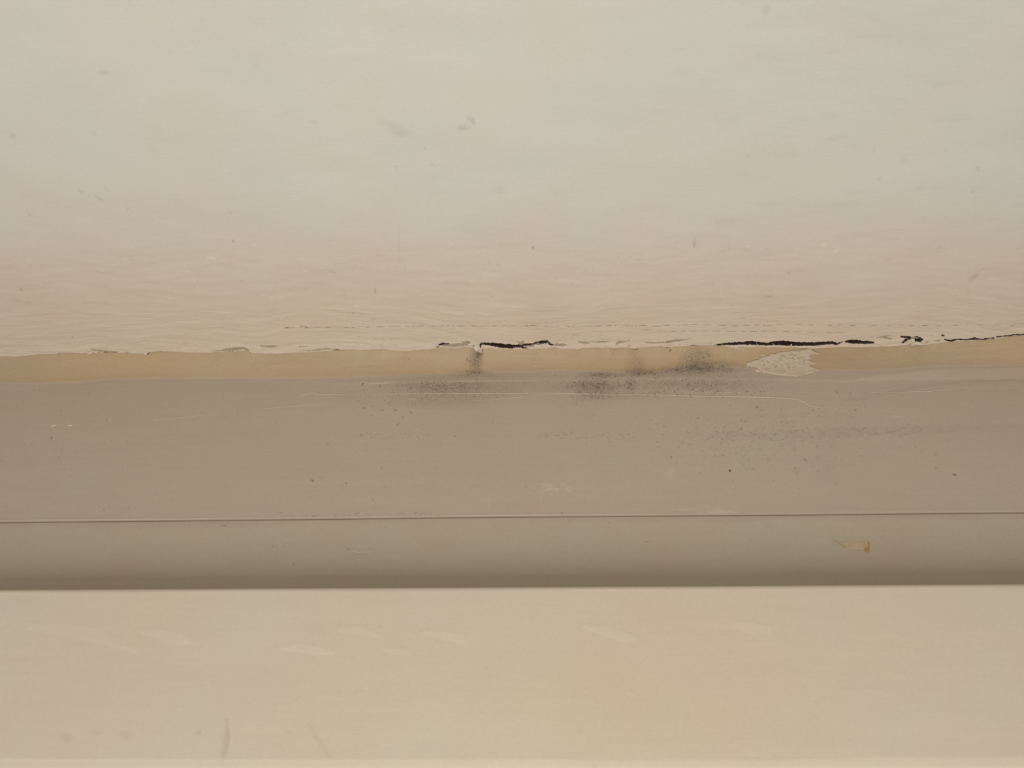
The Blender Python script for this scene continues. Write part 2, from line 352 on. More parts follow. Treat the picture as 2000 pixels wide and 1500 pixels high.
def build_sealant():
    mat = paint_mat('old acrylic sealant', .5, bump=(((60, 700, 700), 3, .10, .0004), ((700, 900, 900), 2, .06, .0002)), grain=.03, spec=.35)
    x = xs(.00027)
    t = np.linspace(0, 1, 70)
    T, X = np.meshgrid(t, x, indexing='ij')
    Y, Z = seal_point(X, T)
    Y = Y+(np.interp(X, _gx, _gy)+.0003-np.interp(X, EPS[:, 0], EPS[:, 1]))*(1-T)**5
    u, v = proj(X, Y, Z)
    h = .00010*fbm(u*.008, v*.08, 31, 3)
    # scraped ridges
    ridges = []
    for (a0, a1, b0, b1, n) in ((82, 155, 705, 722, 6), (160, 185, 697, 705, 4), (512, 590, 707, 719, 3), (1035, 1060, 711, 714, 2), (850, 872, 696, 697, 1)):
        for q in range(n):
            a = rng.uniform(a0, a0+(a1-a0)*.4); b = b0+(b1-b0)*(q+.5)/n; e = rng.uniform(a0+(a1-a0)*.6, a1)
            ridges.append([(a, b+1.5, .3), ((a+e)/2, b, .8), (e, b-rng.uniform(0, 3), .3)])
    ridges += [[(1830, 686, .4), (1880, 681, 1.2), (1930, 677.5, 1.0), (2000, 676.5, 1)], [(1880, 672, .4), (1930, 668, .9), (1975, 668, 1.3), (2010, 671, 1)], [(1930, 690, .4), (2000, 684, 1.2)],
               [(1850, 700, .4), (1920, 694, .8), (2000, 693, .8)]]
    lightc = np.zeros(u.shape)
    for r_ in ridges:
        m = poly_cover(u, v, r_, 1.2, .4); h += .00012*m; lightc = np.maximum(lightc, m)
    ny, nz = -.7, -.7
    Y = Y+h*ny; Z = Z+h*nz
    col = np.tile(SEAL, X.shape+(1,))
    col *= (1+.05*fbm(u*.004, v*.03, 5, 2)+.03*fbm(u*.05, v*.3, 6, 3))[..., None]
    warm = sm(-1, 1, fbm(u*.0035, v*.002, 50, 2)*2)
    col = col*np.stack([1+.0*warm, 1-.03*warm, 1-.10*warm], -1)
    col = col*(1-.10*lightc[..., None])+.10*lightc[..., None]*LIGHT
    # grey film of frame paint where it feathers out
    dl = v-np.interp(u, [e[0] for e in SEAM], [e[1] for e in SEAM])+2.2*fbm(u*.03, v*.2, 61, 3)
    g = (.85*sm(-2, 3.5, dl))[..., None]
    col = col*(1-g)+g*PAINT
    gr = (sm(1500, 1640, u)*sm(-26, -2, dl)*.15)[..., None]; col = col*(1-gr)+gr*PAINT
    for (a, b, rx, ry, an, s) in ((1241, 681.5, 5, 1.6, 4, .75), (1309, 684, 1.6, 3, 15, .8), (1304, 678.5, 4, 1.4, 5, .6), (1352, 674, 4.5, 1.6, 5, .75), (1200, 681.5, 2.5, 1.0, 0, .6), (1071, 680.5, 1.2, 1, 0, .8),
        (288, 691, 2.6, 1.4, 20, .9), (912, 702, .9, 3.2, 22, .75), (799, 701, 1.6, 1.1, 0, .5), (1360, 677, .6, 4, 12, .3), (1047, 690, .6, 5, -3, .25), (1198, 690, 1.4, .8, -30, .4), (1060, 681, 1, .8, 0, .5),
        (228, 706, .9, .9, 0, .4), (220, 732, .8, .8, 0, .4), (1752, 686, .8, .8, 0, .4), (1725, 685, 6, .8, 4, .25)):
        col = darken(col, blob(u, v, a, b, rx, ry, an, .4)*s, CREV*1.3)
    col = smudge(u, v, col, .6)
    rn = rng.random(u.shape)
    hide = ((-.012, .02), (.0008, .02)) 
    # run up behind the plaster lip and close the bead against the frame
    X = np.vstack([X[:1], X]); Y = np.vstack([Y[:1]+.0001, Y]); Z = np.vstack([Z[:1]*0+.0012, Z]); col = np.concatenate([col[:1], col], 0)
    o = sheet('sealant_bead', X, Y, Z, col, mat, solid=((.0008, -.014), (.0008, .0012)))
    return tag(o, 'yellowed old sealant bead along the ragged joint between white plaster and grey window frame', 'sealant bead')
build_sealant()

# ---------------------------------------------------------------- fixed window frame
frame = bpy.data.objects.new('window_1', None); C.objects.link(frame); tag(frame, kind='structure')
LINE = [(-400, 1022), (0, 1018), (500, 1013), (1000, 1007), (1500, 1003.5), (2000, 998.5), (2400, 994)]
LP = on_y(np.array([e[0] for e in LINE], float), np.array([e[1] for e in LINE], float))
def build_frame_face():
    mat = paint_mat('frame paint', .52, bump=(((50, 800, 800), 3, .10, .0004), ((900, 900, 900), 3, .10, .0003), ((12, 20, 20), 2, .25, .003)), grain=.028, spec=.4)
    x = xs(.00027)
    zl = np.interp(x, LP[:, 0], LP[:, 2])
    t = np.linspace(0, 1, 215)
    T, X = np.meshgrid(t, x, indexing='ij')
    Z = -.004+(zl[None]+.004)*T; Y = np.zeros_like(Z)
    u, v = proj(X, Y, Z)
    col = np.tile(PAINT, X.shape+(1,))
    Y -= .00010*fbm(u*.005, v*.03, 71, 2)
    # thick paint streaks left after the masking tape
    film = [(poly_cover(u, v, [(640, 748, .5), (760, 745, 3), (930, 740, 4), (1100, 739, 4), (1300, 738, 4), (1480, 739, 3), (1640, 742, 2)], 3, 1.2, .05), .0001, .04),
            (poly_cover(u, v, [(1640, 745, .4), (1700, 738, 4), (1760, 734, 7), (1850, 730, 10), (2010, 727, 12)], 5, 2, .04), .00015, .10)]
    for m, h, c in film:
        Y -= h*m; col *= (1+c*m)[..., None]
    # dark curved sweep lines lower right
    for off, s in ((0, .16), (5, .13), (-8, .08), (14, .07)):
        m = poly_cover(u, v, [(1640, 785+off, .3), (1700, 771+off, .6), (1760, 760+off*.8, .7), (1830, 749+off*.6, .8), (1900, 743+off*.5, .8), (2010, 739+off*.4, .8)], 1.4, .5)
        col = darken(col, m*s); Y += .00005*m
    for k in range(26):
        a = rng.uniform(1420, 1950); b = rng.uniform(812, 880); L_ = rng.uniform(20, 120); sl = -.0008*(a-1300)/2+rng.uniform(-.02, 0)
        pts = [(a+L_*t_, b+L_*t_*sl-4*t_*t_, .5) for t_ in (0, .5, 1)]
        col = darken(col, poly_cover(u, v, pts, 1.4)*rng.uniform(.02, .07))
    band = blob(u, v, 1720, 843, 420, 9, -2, .5)*(.5+.5*fbm(u*.1, v*.3, 8))
    col = darken(col, np.clip(band*.09, 0, 1)); Y -= band*.00006
    # vertical runs and scuffs in the middle
    for k in range(60):
        a = rng.choice([rng.uniform(930, 1110), rng.uniform(680, 1400), rng.uniform(1400, 1600)]); b = rng.uniform(840, 1000); L_ = rng.uniform(8, 40)
        m = poly_cover(u, v, [(a, b, .4), (a+rng.uniform(-1, 1), b+L_, .8)], 1.4, .5)
        col += (m*rng.uniform(.0, .028))[..., None]
    for (a, b, rx, ry, an, s) in ((1040, 930, 90, 60, 10, .3), (1110, 960, 40, 14, 0, .4), (1030, 992, 60, 8, 0, .35), (400, 900, 200, 70, 0, .12), (640, 880, 200, 80, 0, .10)):
        m = (blob(u, v, a, b, rx, ry, an, .8)*s)[..., None]*np.array([.03, -.02, -.02]); col += m
    m = blob(u, v, 1400, 996, 130, 6, 0, .6)*sm(.0, .5, fbm(u*.06, v*.2, 88, 3)); col += (m*.07)[..., None]
    m = blob(u, v, 1090, 955, 40, 12, 5, .6)*sm(.1, .5, fbm(u*.08, v*.2, 89, 3)); col += (m*.06)[..., None]
    m = blob(u, v, 1310, 925, 10, 9, 5, .4); col += (m*.035)[..., None]
    m = blob(u, v, 1640, 890, 45, 60, 20, .6)-blob(u, v, 1690, 900, 55, 50, 20, .6); col = darken(col, np.clip(m, 0, 1)*.05)
    col = smudge(u, v, col, .55)
    mott = fbm(u*.05, v*.12, 93, 4); col *= (1+.018*mott+.022*fbm(u*.006, v*.22, 97, 3))[..., None]
    # faint grime: low contrast dots with their own shapes
    dots = [(101, 855, 1, 3, 8, .75), (611, 939, 3, 1.5, 35, .7), (676, 944, 1.4, 1.3, 0, .65), (1425.5, 919, 2.2, 2.2, 0, .95), (1864.5, 927.5, 4, 1.6, 4, .7), (1828, 914, 1.5, 1.4, 0, .5), (1573, 898, 4, 1.6, 25, .45),
     (1634, 946, 1, 1.6, 0, .6), (1561, 954, 1, 1, 0, .5), (522, 737, 1.4, .8, 0, .8), (464, 808, 1, 1, 0, .5), (538, 824, 1.4, 1, 0, .35), (777, 829, 3, 1.2, -35, .5), (711, 797, 2.4, 1.4, 20, .5), (747, 801, 1.8, 1.3, 0, .5),
     (773, 801, 2.6, 1.3, 0, .55), (803, 806, 2.6, 1.2, 0, .45), (788, 816, 3, .8, 0, .35), (725, 811, 2, 1, 0, .35), (888, 852, 2, 1.1, 20, .6), (745, 914, .8, 2.6, 5, .5), (728, 976, 2, 1.1, 20, .55), (1311, 893, 1.6, 2, 0, .55),
     (1368, 924, 1, 1.4, 0, .6), (1145, 868, 1.6, 1.4, 0, .3), (1026, 951, 1.6, .8, 30, .5), (1098, 1002, 1.1, 1.6, 10, .7), (1478, 795, 1.8, 2.6, 15, .5), (1505, 777, 1.6, 1.3, 0, .8), (1459, 765, 1.3, 1.3, 0, .8), (1485, 765, 1.1, 1, 0, .8),
     (1465, 775, 1.2, 1.2, 0, .7), (1390, 773, 1.6, 1.3, 0, .7), (1585, 795, 2, .9, 10, .6), (1600, 797.5, 1.6, .7, 0, .6), (1671, 801, 2.4, .9, 25, .6), (1635, 766, 2.4, 1, 0, .65), (1661, 767.5, 1.6, .8, 0, .6), (178, 769, .8, .8, 0, .4),
     (208, 819, 1.6, .7, 0, .5), (109, 879, .8, .8, 0, .5), (120, 879, .8, .8, 0, .5), (61, 869, 2, .8, 30, .3), (4, 900, .8, .8, 0, .5), (137, 928, 1.4, .7, -10, .5), (240, 915, 1.2, .8, 0, .5), (58, 939, .7, .9, 0, .4), (203, 995, 2, .9, 0, .5),
     (131, 1015, 2, .9, 0, .7), (158, 1014, 1, .9, 0, .7), (243, 995, 1, .6, 0, .4), (78, 763, 2.4, .8, 5, .4), (1556, 920, 7, 7, 0, .07), (1553, 914, 2, 1.4, 0, .3), (1427, 792, 1.6, 1, 0, .35), (1690, 794, 1.2, .8, 0, .4), (1828, 793, 1, .8, 0, .4),
     (1113, 742, .6, 3, -30, 0), (1084, 733, .6, 2.6, 35, .6), (613, 1008, 4, 1, 0, .6), (600, 1009, 2, .8, 0, .5), (575, 1010, 3, .7, 0, .4), (548, 1001, 3, .8, 0, .5)]
    for k in range(330):
        a = rng.uniform(-20, 2020); b = rng.uniform(742, 1004); s = rng.uniform(.12, .35)
        dots.append((a, b, rng.uniform(.6, 1.8), rng.uniform(.5, .9), rng.uniform(-40, 40), s))
    for k in range(300):
        a = rng.normal(1500, 130); b = rng.normal(848, 34)
        if 800 < b < 980: dots.append((a, b, rng.uniform(.8, 3.2), rng.uniform(.6, 1.3), rng.uniform(-40, 40), rng.uniform(.08, .34)))
    for k in range(110):
        a = rng.uniform(1390, 1800); dots.append((a, 843+rng.normal(0, 5)-(a-1600)*.01, rng.uniform(1.5, 6), rng.uniform(.5, 1), rng.uniform(-25, 25), rng.uniform(.08, .28)))
    for k in range(60):
        a = rng.uniform(1040, 1240); dots.append((a, 851+rng.normal(0, 4), rng.uniform(1, 4), rng.uniform(.5, 1), rng.uniform(-30, 30), rng.uniform(.06, .3)))
    for k in range(60):
        dots.append((rng.uniform(560, 860), rng.uniform(1001, 1008), rng.uniform(.8, 3), .7, 0, rng.uniform(.1, .35)))
    for k in range(50):
        dots.append((rng.uniform(680, 860), rng.uniform(845, 858), rng.uniform(.8, 2.4), .8, rng.uniform(-30, 30), rng.uniform(.1, .35)))
    flat = col.reshape(-1, 3); rowv = v[:, v.shape[1]//2]
    for (a, b, rx, ry, an, s) in dots:
        mx = 3+max(rx, ry)*1.6
        mid = v.shape[1]//2
        for _ in range(3):
            i = np.nonzero(np.abs(v[:, mid]-b) < mx+1)[0]
            if len(i) == 0: break
            row = u[i[len(i)//2]]; mid = int(np.clip(np.searchsorted(row, a), 0, len(row)-1))
        if len(i) == 0: continue
        j0 = np.searchsorted(row, a-mx-2); j1 = np.searchsorted(row, a+mx+2)
        if j1 <= j0: continue
        sub = (slice(i[0], i[-1]+1), slice(j0, j1))
        mm = blob(u[sub], v[sub], a, b, rx, ry, an, .45)*s
        col[sub] = darken(col[sub], mm, CREV*1.2)
        Y[sub] += mm*.0001
    # bead of paint along the bottom edge, heavier at left
    ridge = (1-.75*sm(950, 1350, u))*(.35+.65*sm(.1, .4, fbm(u*.006, v*0+2, 44, 2)+.45*(1-sm(1000, 1500, u))))
    near = np.interp(X, LP[:, 0], LP[:, 2])
    d = (Z-near)*1000                                     # mm above the edge
    rb = np.exp(-((d-.45)/.33)**2)*ridge
    Y -= .00028*rb; col += (rb*.05)[..., None]
    # rounded bottom edge, then back into the wall
    X2, Y2, Z2, C2 = [X], [Y], [Z], [col]
    for (dy, dz) in ((.00018, -.00018), (.0006, -.00022), (.0045, -.0002)):
        X2.append(X[-1:]); Y2.append(Y[-1:]*.3+dy); Z2.append(Z[-1:]+dz); C2.append(col[-1:]*.9)
    X = np.vstack(X2); Y = np.vstack(Y2); Z = np.vstack(Z2); col = np.concatenate(C2, 0)
    o = sheet('frame_board', X, Y, Z, col, mat, frame, solid=((.045, -.062), (.045, .0)))
    return o, mat
fb, frame_mat = build_frame_face()

# lower strip of the frame, the sash closes against it
SY = -.0185                                            # sash face stands this far into the room
def build_strip():
    x = xs(.0006)
    z0 = np.interp(x, LP[:, 0], LP[:, 2])-.0003; 
    t = np.concatenate([np.linspace(0, .1, 14)[:-1], np.linspace(.1, 1, 90)])
    T, X = np.meshgrid(t, x, indexing='ij')
    Z = z0[None]-.055*T; Y = np.full_like(Z, .0007)
    u, v = proj(X, Y, Z)
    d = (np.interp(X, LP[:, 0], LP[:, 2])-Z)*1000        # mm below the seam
    Y += .0006*np.exp(-(d/.35)**2)
    Y -= .00008*fbm(u*.006, v*.03, 21, 2)
    col = np.tile(PAINT*np.array([1.01, 1.03, 1.02]), X.shape+(1,))
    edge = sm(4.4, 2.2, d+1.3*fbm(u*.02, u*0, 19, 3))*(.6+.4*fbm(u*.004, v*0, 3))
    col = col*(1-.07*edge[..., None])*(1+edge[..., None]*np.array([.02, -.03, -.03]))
    col *= (1+.02*fbm(u*.01, v*.12, 15, 3))[..., None]
    for (a, b, rx, ry, an, s) in ((573, 1102, 1.8, 1.5, 0, .5), (1048, 1120, 1.2, 1, 0, .5), (1189, 1021, 1.6, 1, 0, .6), (1264, 1058, 5, 1, 0, .25), (1205, 1039, 1, 1, 0, .35), (437, 1027, 8, 1.2, 6, .4), (1715, 1005, 2, 1, 0, .5), (555, 1067, 1, 1, 0, .4),
        (533, 1067, 2.5, .8, 0, .35), (1938, 1088, 3, 1.2, 30, .25), (680, 1073, 1.6, 1.4, 0, .6), (1022, 1066, 1.3, 1, 0, .3), (1210, 1129, 1.3, .9, 0, .4), (398, 1062, 1, 1, 0, .4)):
        col = darken(col, blob(u, v, a, b, rx, ry, an, .45)*s)
    for pts, s in (([(520, 1062, .3), (560, 1056, .8), (600, 1048, .4)], .03), ([(762, 1053, .3), (775, 1048, .9), (791, 1045.5, .4)], .06)):
        m = poly_cover(u, v, pts, 1.2); col += (m*s)[..., None]
    return sheet('frame_strip', X, Y, Z, col, frame_mat, frame, solid=((.045, -.125), (.045, -.064)))
build_strip()

def ridge(name, pts, mat, plane_y=0.0, flat=.45, parent=None, wob=.4):
    """a raised bead of paint following a polyline given in reference pixels on the plane y=plane_y"""
    P = []
    for a, b in zip(pts[:-1], pts[1:]):
        n = max(2, int(abs(b[0]-a[0])/5)+int(abs(b[1]-a[1])/4))
        for k in range(n):
            t = k/n; P.append((a[0]+(b[0]-a[0])*t, a[1]+(b[1]-a[1])*t+random.uniform(-wob, wob)*.5, (a[2]+(b[2]-a[2])*t)*random.uniform(.75, 1.15)))
    P.append(pts[-1]); P = np.array(P, float)
    W = on_y(P[:, 0], P[:, 1], plane_y)
    tg = np.gradient(W, axis=0); tg /= np.linalg.norm(tg, axis=1)[:, None]+1e-12
    nrm = np.array([0, -1., 0]); side = np.cross(tg, nrm)
    K = 8; V = []
    for k in range(K):
        a = 2*math.pi*k/K
        V.append(W+side*(math.cos(a)*P[:, 2, None]*.00024)+nrm*(math.sin(a)*P[:, 2, None]*.00024*flat))
    V = np.stack(V, 1); n = len(P)
    idx = np.arange(n*K).reshape(n, K); nx = np.roll(idx, -1, 1)
    q = np.stack([idx[:-1], nx[:-1], nx[1:], idx[1:]], -1).reshape(-1, 4)
    return mesh_obj(name, V.reshape(-1, 3), q, mat, parent, extra=(idx[0][::-1], idx[-1]))
light_paint = paint_mat('pale paint bead', .45, base=tuple(PAINT*1.24), grain=.03)
white_paint = paint_mat('fresh white paint', .5, base=tuple(LIGHT), grain=.03)
RIDGES = [
 [(572, 779, .3), (592, 771, .9), (610, 766.5, 1.2), (622, 770, 1.1), (680, 769.5, .8), (740, 771.5, .7), (765, 769, .8), (850, 768.6, .9), (900, 768.5, .9), (1000, 768.4, .7), (1060, 767.2, .8), (1140, 769, 1.1), (1240, 770, .9),
  (1330, 772.5, 1.0), (1420, 774, 1.3), (1500, 776, 1.5), (1540, 777.5, 1.4), (1557, 779.5, 1.3), (1572, 786, 1.3), (1583, 794, 1.2), (1640, 797.5, .8)],
 [(640, 753, .3), (700, 750.5, .7), (770, 747.5, 1), (830, 745, 1.2), (900, 744.2, 1), (980, 744, .7), (1060, 744, .5)],
 [(915, 783, .3), (960, 780.5, .8), (1000, 776.5, .8), (1050, 771.5, .7), (1080, 770.5, .5), (1150, 771, .5)],
 [(1330, 767.6, .4), (1400, 766.2, .7), (1470, 767.3, .9), (1540, 767.6, .6), (1600, 766, .7), (1660, 767, .6)], [(1690, 766.5, .7), (1730, 767.5, .9), (1780, 765, .9), (1840, 762.8, .9), (1870, 762.5, .8)], [(1888, 762.8, .5), (1935, 763.5, .5), (1990, 763, .3)],
 [(265, 823.5, .2), (310, 819, .7), (370, 813.5, .7), (440, 806, .4)], [(480, 801, .4), (560, 794.5, .6), (650, 788, .4)],
 [(794, 779.5, .6), (806, 779, 1), (815, 780, .4)], [(750, 780, .4), (762, 779.6, .7)], [(838, 779.8, .5), (850, 779, .7)],
 [(1155, 816.5, .8), (1168, 817.5, .9)], [(1725, 811.5, .3), (1750, 812.5, .8), (1778, 814, .4)], [(1700, 800.5, .7), (1708, 801, .4)], [(1800, 803.5, .5), (1812, 804, .4)],
]
for i, r_ in enumerate(RIDGES):
    ridge('paint_ridge', r_, light_paint, -.00005, .35, frame)
for d in ([(99, 832, 2.0), (109, 830.5, 2.0)], [(131, 831, 1.7), (141, 830, 2.0)], [(180, 829.6, .9), (188, 828.6, .8)]):
    ridge('paint_dash', d, white_paint if d[0][0] < 150 else light_paint, -.00003, .15, frame, 0)
for d in ([(682, 1073, .8), (690, 1076.5, 1.2), (700, 1078, .9)], [(690, 1079, .8), (708, 1078.2, 1.5), (728, 1077.5, 1.0)]):
    ridge('paint_chip', d, light_paint, .0006, .4, frame)

# ---------------------------------------------------------------- opening sash in front
TOPL = [(-400, 1154), (0, 1149.5), (1000, 1144), (2000, 1138), (2400, 1135)]
TP = on_y(np.array([e[0] for e in TOPL], float), np.array([e[1] for e in TOPL], float), SY)
BOTL = [(0, 1483), (1000, 1484), (2000, 1479)]
BP = on_y(np.array([e[0] for e in BOTL], float), np.array([e[1] for e in BOTL], float), SY)
sash = bpy.data.objects.new('window_sash', None); C.objects.link(sash); sash.location = (0, 0, 0)
tag(sash, 'beige painted window sash rail standing forward of the grey frame, below the mouldy joint', 'window sash')
def build_sash():
    mat = paint_mat('sash paint', .5, bump=(((40, 600, 600), 3, .10, .0004), ((900, 900, 900), 3, .08, .0003), ((9, 14, 14), 2, .25, .003)), grain=.02, spec=.4)
    x = xs(.0007)
    zt = np.interp(x, TP[:, 0], TP[:, 2]); zb = np.interp(x, BP[:, 0], BP[:, 2])
    rad = .0020
    arc = [(SY+rad*(1-math.sin(a)), rad*math.cos(a)-rad) for a in np.linspace(0, math.pi/2, 14)]     # offsets from the top edge
    rows_y, rows_z = [np.full_like(x, .0), np.full_like(x, SY+rad+.002)], [zt+0, zt+0]
    for (yy, dz) in arc: rows_y.append(np.full_like(x, yy)); rows_z.append(zt+dz)
    for t in np.linspace(0, 1, 125)[1:]:
        rows_y.append(np.full_like(x, SY)); rows_z.append((zt-rad)*(1-t)+zb*t)
    for (dy, dz) in ((.00005, -.0002), (.0002, -.0010), (.0005, -.0024), (.0009, -.0038), (.0013, -.0040), (.0042, -.0100), (.0050, -.0103), (.008, -.0104)):
        rows_y.append(np.full_like(x, SY+dy)); rows_z.append(zb+dz)
    Y = np.array(rows_y); Z = np.array(rows_z); X = np.tile(x, (len(Y), 1))
    u, v = proj(X, Y, Z)
    col = np.tile(SASH, X.shape+(1,))
    front = (np.abs(Y-SY) < 1e-5)
    Y = Y-front*.00012*fbm(u*.004, v*.01, 51, 2)
    col *= (1+.015*fbm(u*.004, v*.08, 52, 3)+.012*fbm(u*.02, v*.5, 53, 2))[..., None]
    # broad rosy and yellowish zones of the aged paint
    m1 = blob(u, v, 1300, 1340, 260, 180, 20, .8)[..., None]; m2 = blob(u, v, 1120, 1380, 260, 90, 10, .8)[..., None]
    col = col*(1+m1*np.array([.02, -.035, -.06]))*(1+m2*np.array([.01, .0, -.05]))
    strokes = [([(60, 1224, 4), (120, 1226, 9), (190, 1240, 11), (262, 1268, 4)], .022), ([(278, 1233, 3), (310, 1237, 8), (345, 1246, 9), (368, 1251, 5)], .035), ([(551, 1264, 3), (585, 1264, 7), (625, 1270, 7), (649, 1274, 3)], .04),
      ([(662, 1229, 4), (700, 1230, 6), (745, 1242, 2)], .032), ([(830, 1234, 3), (865, 1238, 7), (903, 1247, 6)], .036), ([(750, 1266, 3), (775, 1269, 5), (800, 1275, 3)], .02),
      ([(1140, 1222, 3), (1185, 1232, 7), (1225, 1245, 7), (1244, 1250, 3)], .036), ([(1435, 1218, 4), (1465, 1224, 8), (1500, 1228, 5)], .025)]
    for pts, s in strokes:
        m = poly_cover(u, v, [(q[0], q[1], q[2]*1.25) for q in pts], 4, 1.5, .1); col += (m*s*.75)[..., None]; Y -= m*.00008
    dk = [([(443, 1402, .8), (444, 1425, 3), (441, 1450, 4.5), (437, 1470, 3), (435, 1490, 1)], .16), ([(447, 1415, .6), (447, 1440, 1.6), (441, 1480, 1)], .10), ([(602, 1412, 1), (614, 1435, 4), (632, 1460, 3), (644, 1482, 1)], .09), ([(612, 1415, 1), (640, 1462, 1)], .06)]
    for pts, s in dk: col = darken(col, poly_cover(u, v, [(q[0], q[1], q[2]*1.5) for q in pts], 3, 2.5, .15)*s, np.array([.2, .16, .12]))
    for (a, b, rx, ry, an, s) in ((128, 1439, 14, 9, 10, .10), (132, 1443, 8, 6, 0, .08), (190, 1433, 14, 3.5, 5, .07), (246, 1436, 13, 7, 15, .10), (388, 1431, 4, 4, 0, .20), (565, 1430, 5, 4, 0, .11), (539, 1456, 8, 4, 0, .08), (742, 1226, 1, 3, -10, .3),
        (686, 1168, 2.4, 1, 0, .25), (680, 1166, 10, 1, 20, .08), (950, 1306, 1.6, 1.6, 0, .2), (1161, 1496, 10, 2.4, 0, .25), (1920, 1499, 6, 3, 0, .3), (1847, 1152, 1.4, 1, 0, .4), (1650, 1203, 1.5, 1, 0, .3), (1248, 1209, 1.4, 1, 0, .35), (1407, 1170, 1, 1, 0, .4),
        (1058, 1180, 10, 1.2, 0, .06), (254, 1289, 2, .8, 20, .2), (1305, 1149, 1.2, 1, 0, .5), (1324, 1143, 1.4, 1, 0, .5)):
        col = darken(col, blob(u, v, a, b, rx, ry, an, .55)*s, np.array([.18, .14, .10]))
    sheet('rail', X, Y, Z, col, mat, sash, solid=((.0, float(zb.mean())-.0104),))
    return mat
sash_mat = build_sash()
# glazing bead and pane below the rail
def box(name, x0, x1, y0, y1, z0, z1, mat, parent=None):
    V = [(x, y, z) for x in (x0, x1) for y in (y0, y1) for z in (z0, z1)]
    q = [(0, 1, 3, 2), (4, 6, 7, 5), (0, 4, 5, 1), (2, 3, 7, 6), (0, 2, 6, 4), (1, 5, 7, 3)]
    return mesh_obj(name, V, q, mat, parent, smooth=False)
zb0 = float(BP[:, 2].min())
bead_mat = paint_mat('glazing bead paint', .5, base=tuple(SASH), grain=.02)
box('glazing_bead', -.95, .95, SY+.0062, -.0045, zb0-.030, zb0-.0108, bead_mat, sash)
g = bpy.data.materials.new('window glass'); g.use_nodes = True; gp = g.node_tree.nodes['Principled BSDF']
gp.inputs['Transmission Weight'].default_value = 1; gp.inputs['Roughness'].default_value = 0; gp.inputs['Base Color'].default_value = (.95, .98, .97, 1)
box('glass_pane', -.95, .95, -.0045, -.0005, -.42, zb0-.0108, g, sash)

# ---------------------------------------------------------------- filler patch smeared over sealant and frame
def surf(u, v):
    """nearest of the sealant chamfer and the frame along the view of the reference, as a world point"""
    P = on_y(u, v, -.0001)
    T = np.linspace(0, 1, 60)
    x = P[..., 0]
    # march over the sealant section at this x
    best = P.copy(); bd = np.full(u.shape, 1e9)
    for t in T:
        y, z = seal_point(x, np.full(u.shape, t))
        uu, vv = proj(x, y, z); d = np.abs(vv-v)
        m = d < bd; bd = np.where(m, d, bd)
        inside = m
        best[..., 1] = np.where(inside, y, best[..., 1]); best[..., 2] = np.where(inside, z, best[..., 2])
    onf = v > np.interp(u, [e[0] for e in SEAM], [e[1] for e in SEAM])+2
    best = np.where(onf[..., None], P, best)
    return best
def inpoly(u, v, poly):
    r_ = np.zeros(u.shape, bool); n = len(poly)
    for i in range(n):
        x1, y1 = poly[i]; x2, y2 = poly[(i+1) % n]
        if y1 == y2: continue
        c = ((y1 > v) != (y2 > v)) & (u < (x2-x1)*(v-y1)/(y2-y1)+x1); r_ ^= c
    return r_
def polydist(u, v, poly):
    d = np.full(u.shape, 1e9); n = len(poly)
    for i in range(n):
        a = np.array(poly[i], float); b = np.array(poly[(i+1) % n], float); e = b-a
        t = np.clip(((u-a[0])*e[0]+(v-a[1])*e[1])/(e@e+1e-9), 0, 1)
        d = np.minimum(d, np.hypot(u-a[0]-t*e[0], v-a[1]-t*e[1]))
    return np.where(inpoly(u, v, poly), d, -d)
def smear(name, poly, mat, base, thick=.00035, step=.8, colf=None, parent=None, plane=None, rough=.9):
    A = np.array(poly, float)
    us = np.arange(A[:, 0].min()-4, A[:, 0].max()+4, step); vs_ = np.arange(A[:, 1].min()-4, A[:, 1].max()+4, step)
    v, u = np.meshgrid(vs_, us, indexing='ij')
    sd = polydist(u, v, poly)+rough*fbm(u*.22, v*.35, 12, 3)
    W = on_y(u, v, plane) if plane is not None else surf(u, v)
    if plane is None:
        # smooth the stepped section look-up across rows
        for _ in range(3):
            W[1:-1] = (W[:-2]+W[1:-1]*2+W[2:])/4
    h = thick*(sm(-.2, 2.2, sd)*(1+.25*fbm(u*.2, v*.3, 18)))+.00004
    n = np.array([0, -.85, -.5]); n /= np.linalg.norm(n)
    Wt = W+n*h[..., None]; Wb = W-n*.00025
    col = np.tile(base, u.shape+(1,))*(1+.06*fbm(u*.08, v*.2, 6, 3))[..., None]
    if colf: col, dh = colf(u, v, col, sd); Wt = Wt-n*(dh*.00012)[..., None]
    keep = sd > 0
    kq = keep[:-1, :-1] & keep[:-1, 1:] & keep[1:, 1:] & keep[1:, :-1]
    r_, c = u.shape; idx = np.arange(r_*c).reshape(r_, c)
    q = np.stack([idx[:-1, :-1], idx[1:, :-1], idx[1:, 1:], idx[:-1, 1:]], -1)[kq]
    # side walls
    off = r_*c; walls = []
    E = {}
    for f in q:
        for a, b in zip(f, np.roll(f, -1)): E[(int(a), int(b))] = 1
    for (a, b) in E:
        if (b, a) not in E: walls.append((b, a, a+off, b+off))
    allq = np.concatenate([q, q[:, ::-1]+off, np.array(walls).reshape(-1, 4)], 0)
    V = np.concatenate([Wt.reshape(-1, 3), Wb.reshape(-1, 3)]); CC = np.concatenate([col.reshape(-1, 3)]*2)
    used = np.unique(allq); mp = np.full(len(V), -1); mp[used] = np.arange(len(used))
    return mesh_obj(name, V[used], mp[allq], mat, parent, CC[used])
filler_mat = paint_mat('cream filler', .6, bump=(((500, 500, 500), 3, .12, .0004),), grain=.03, spec=.25)
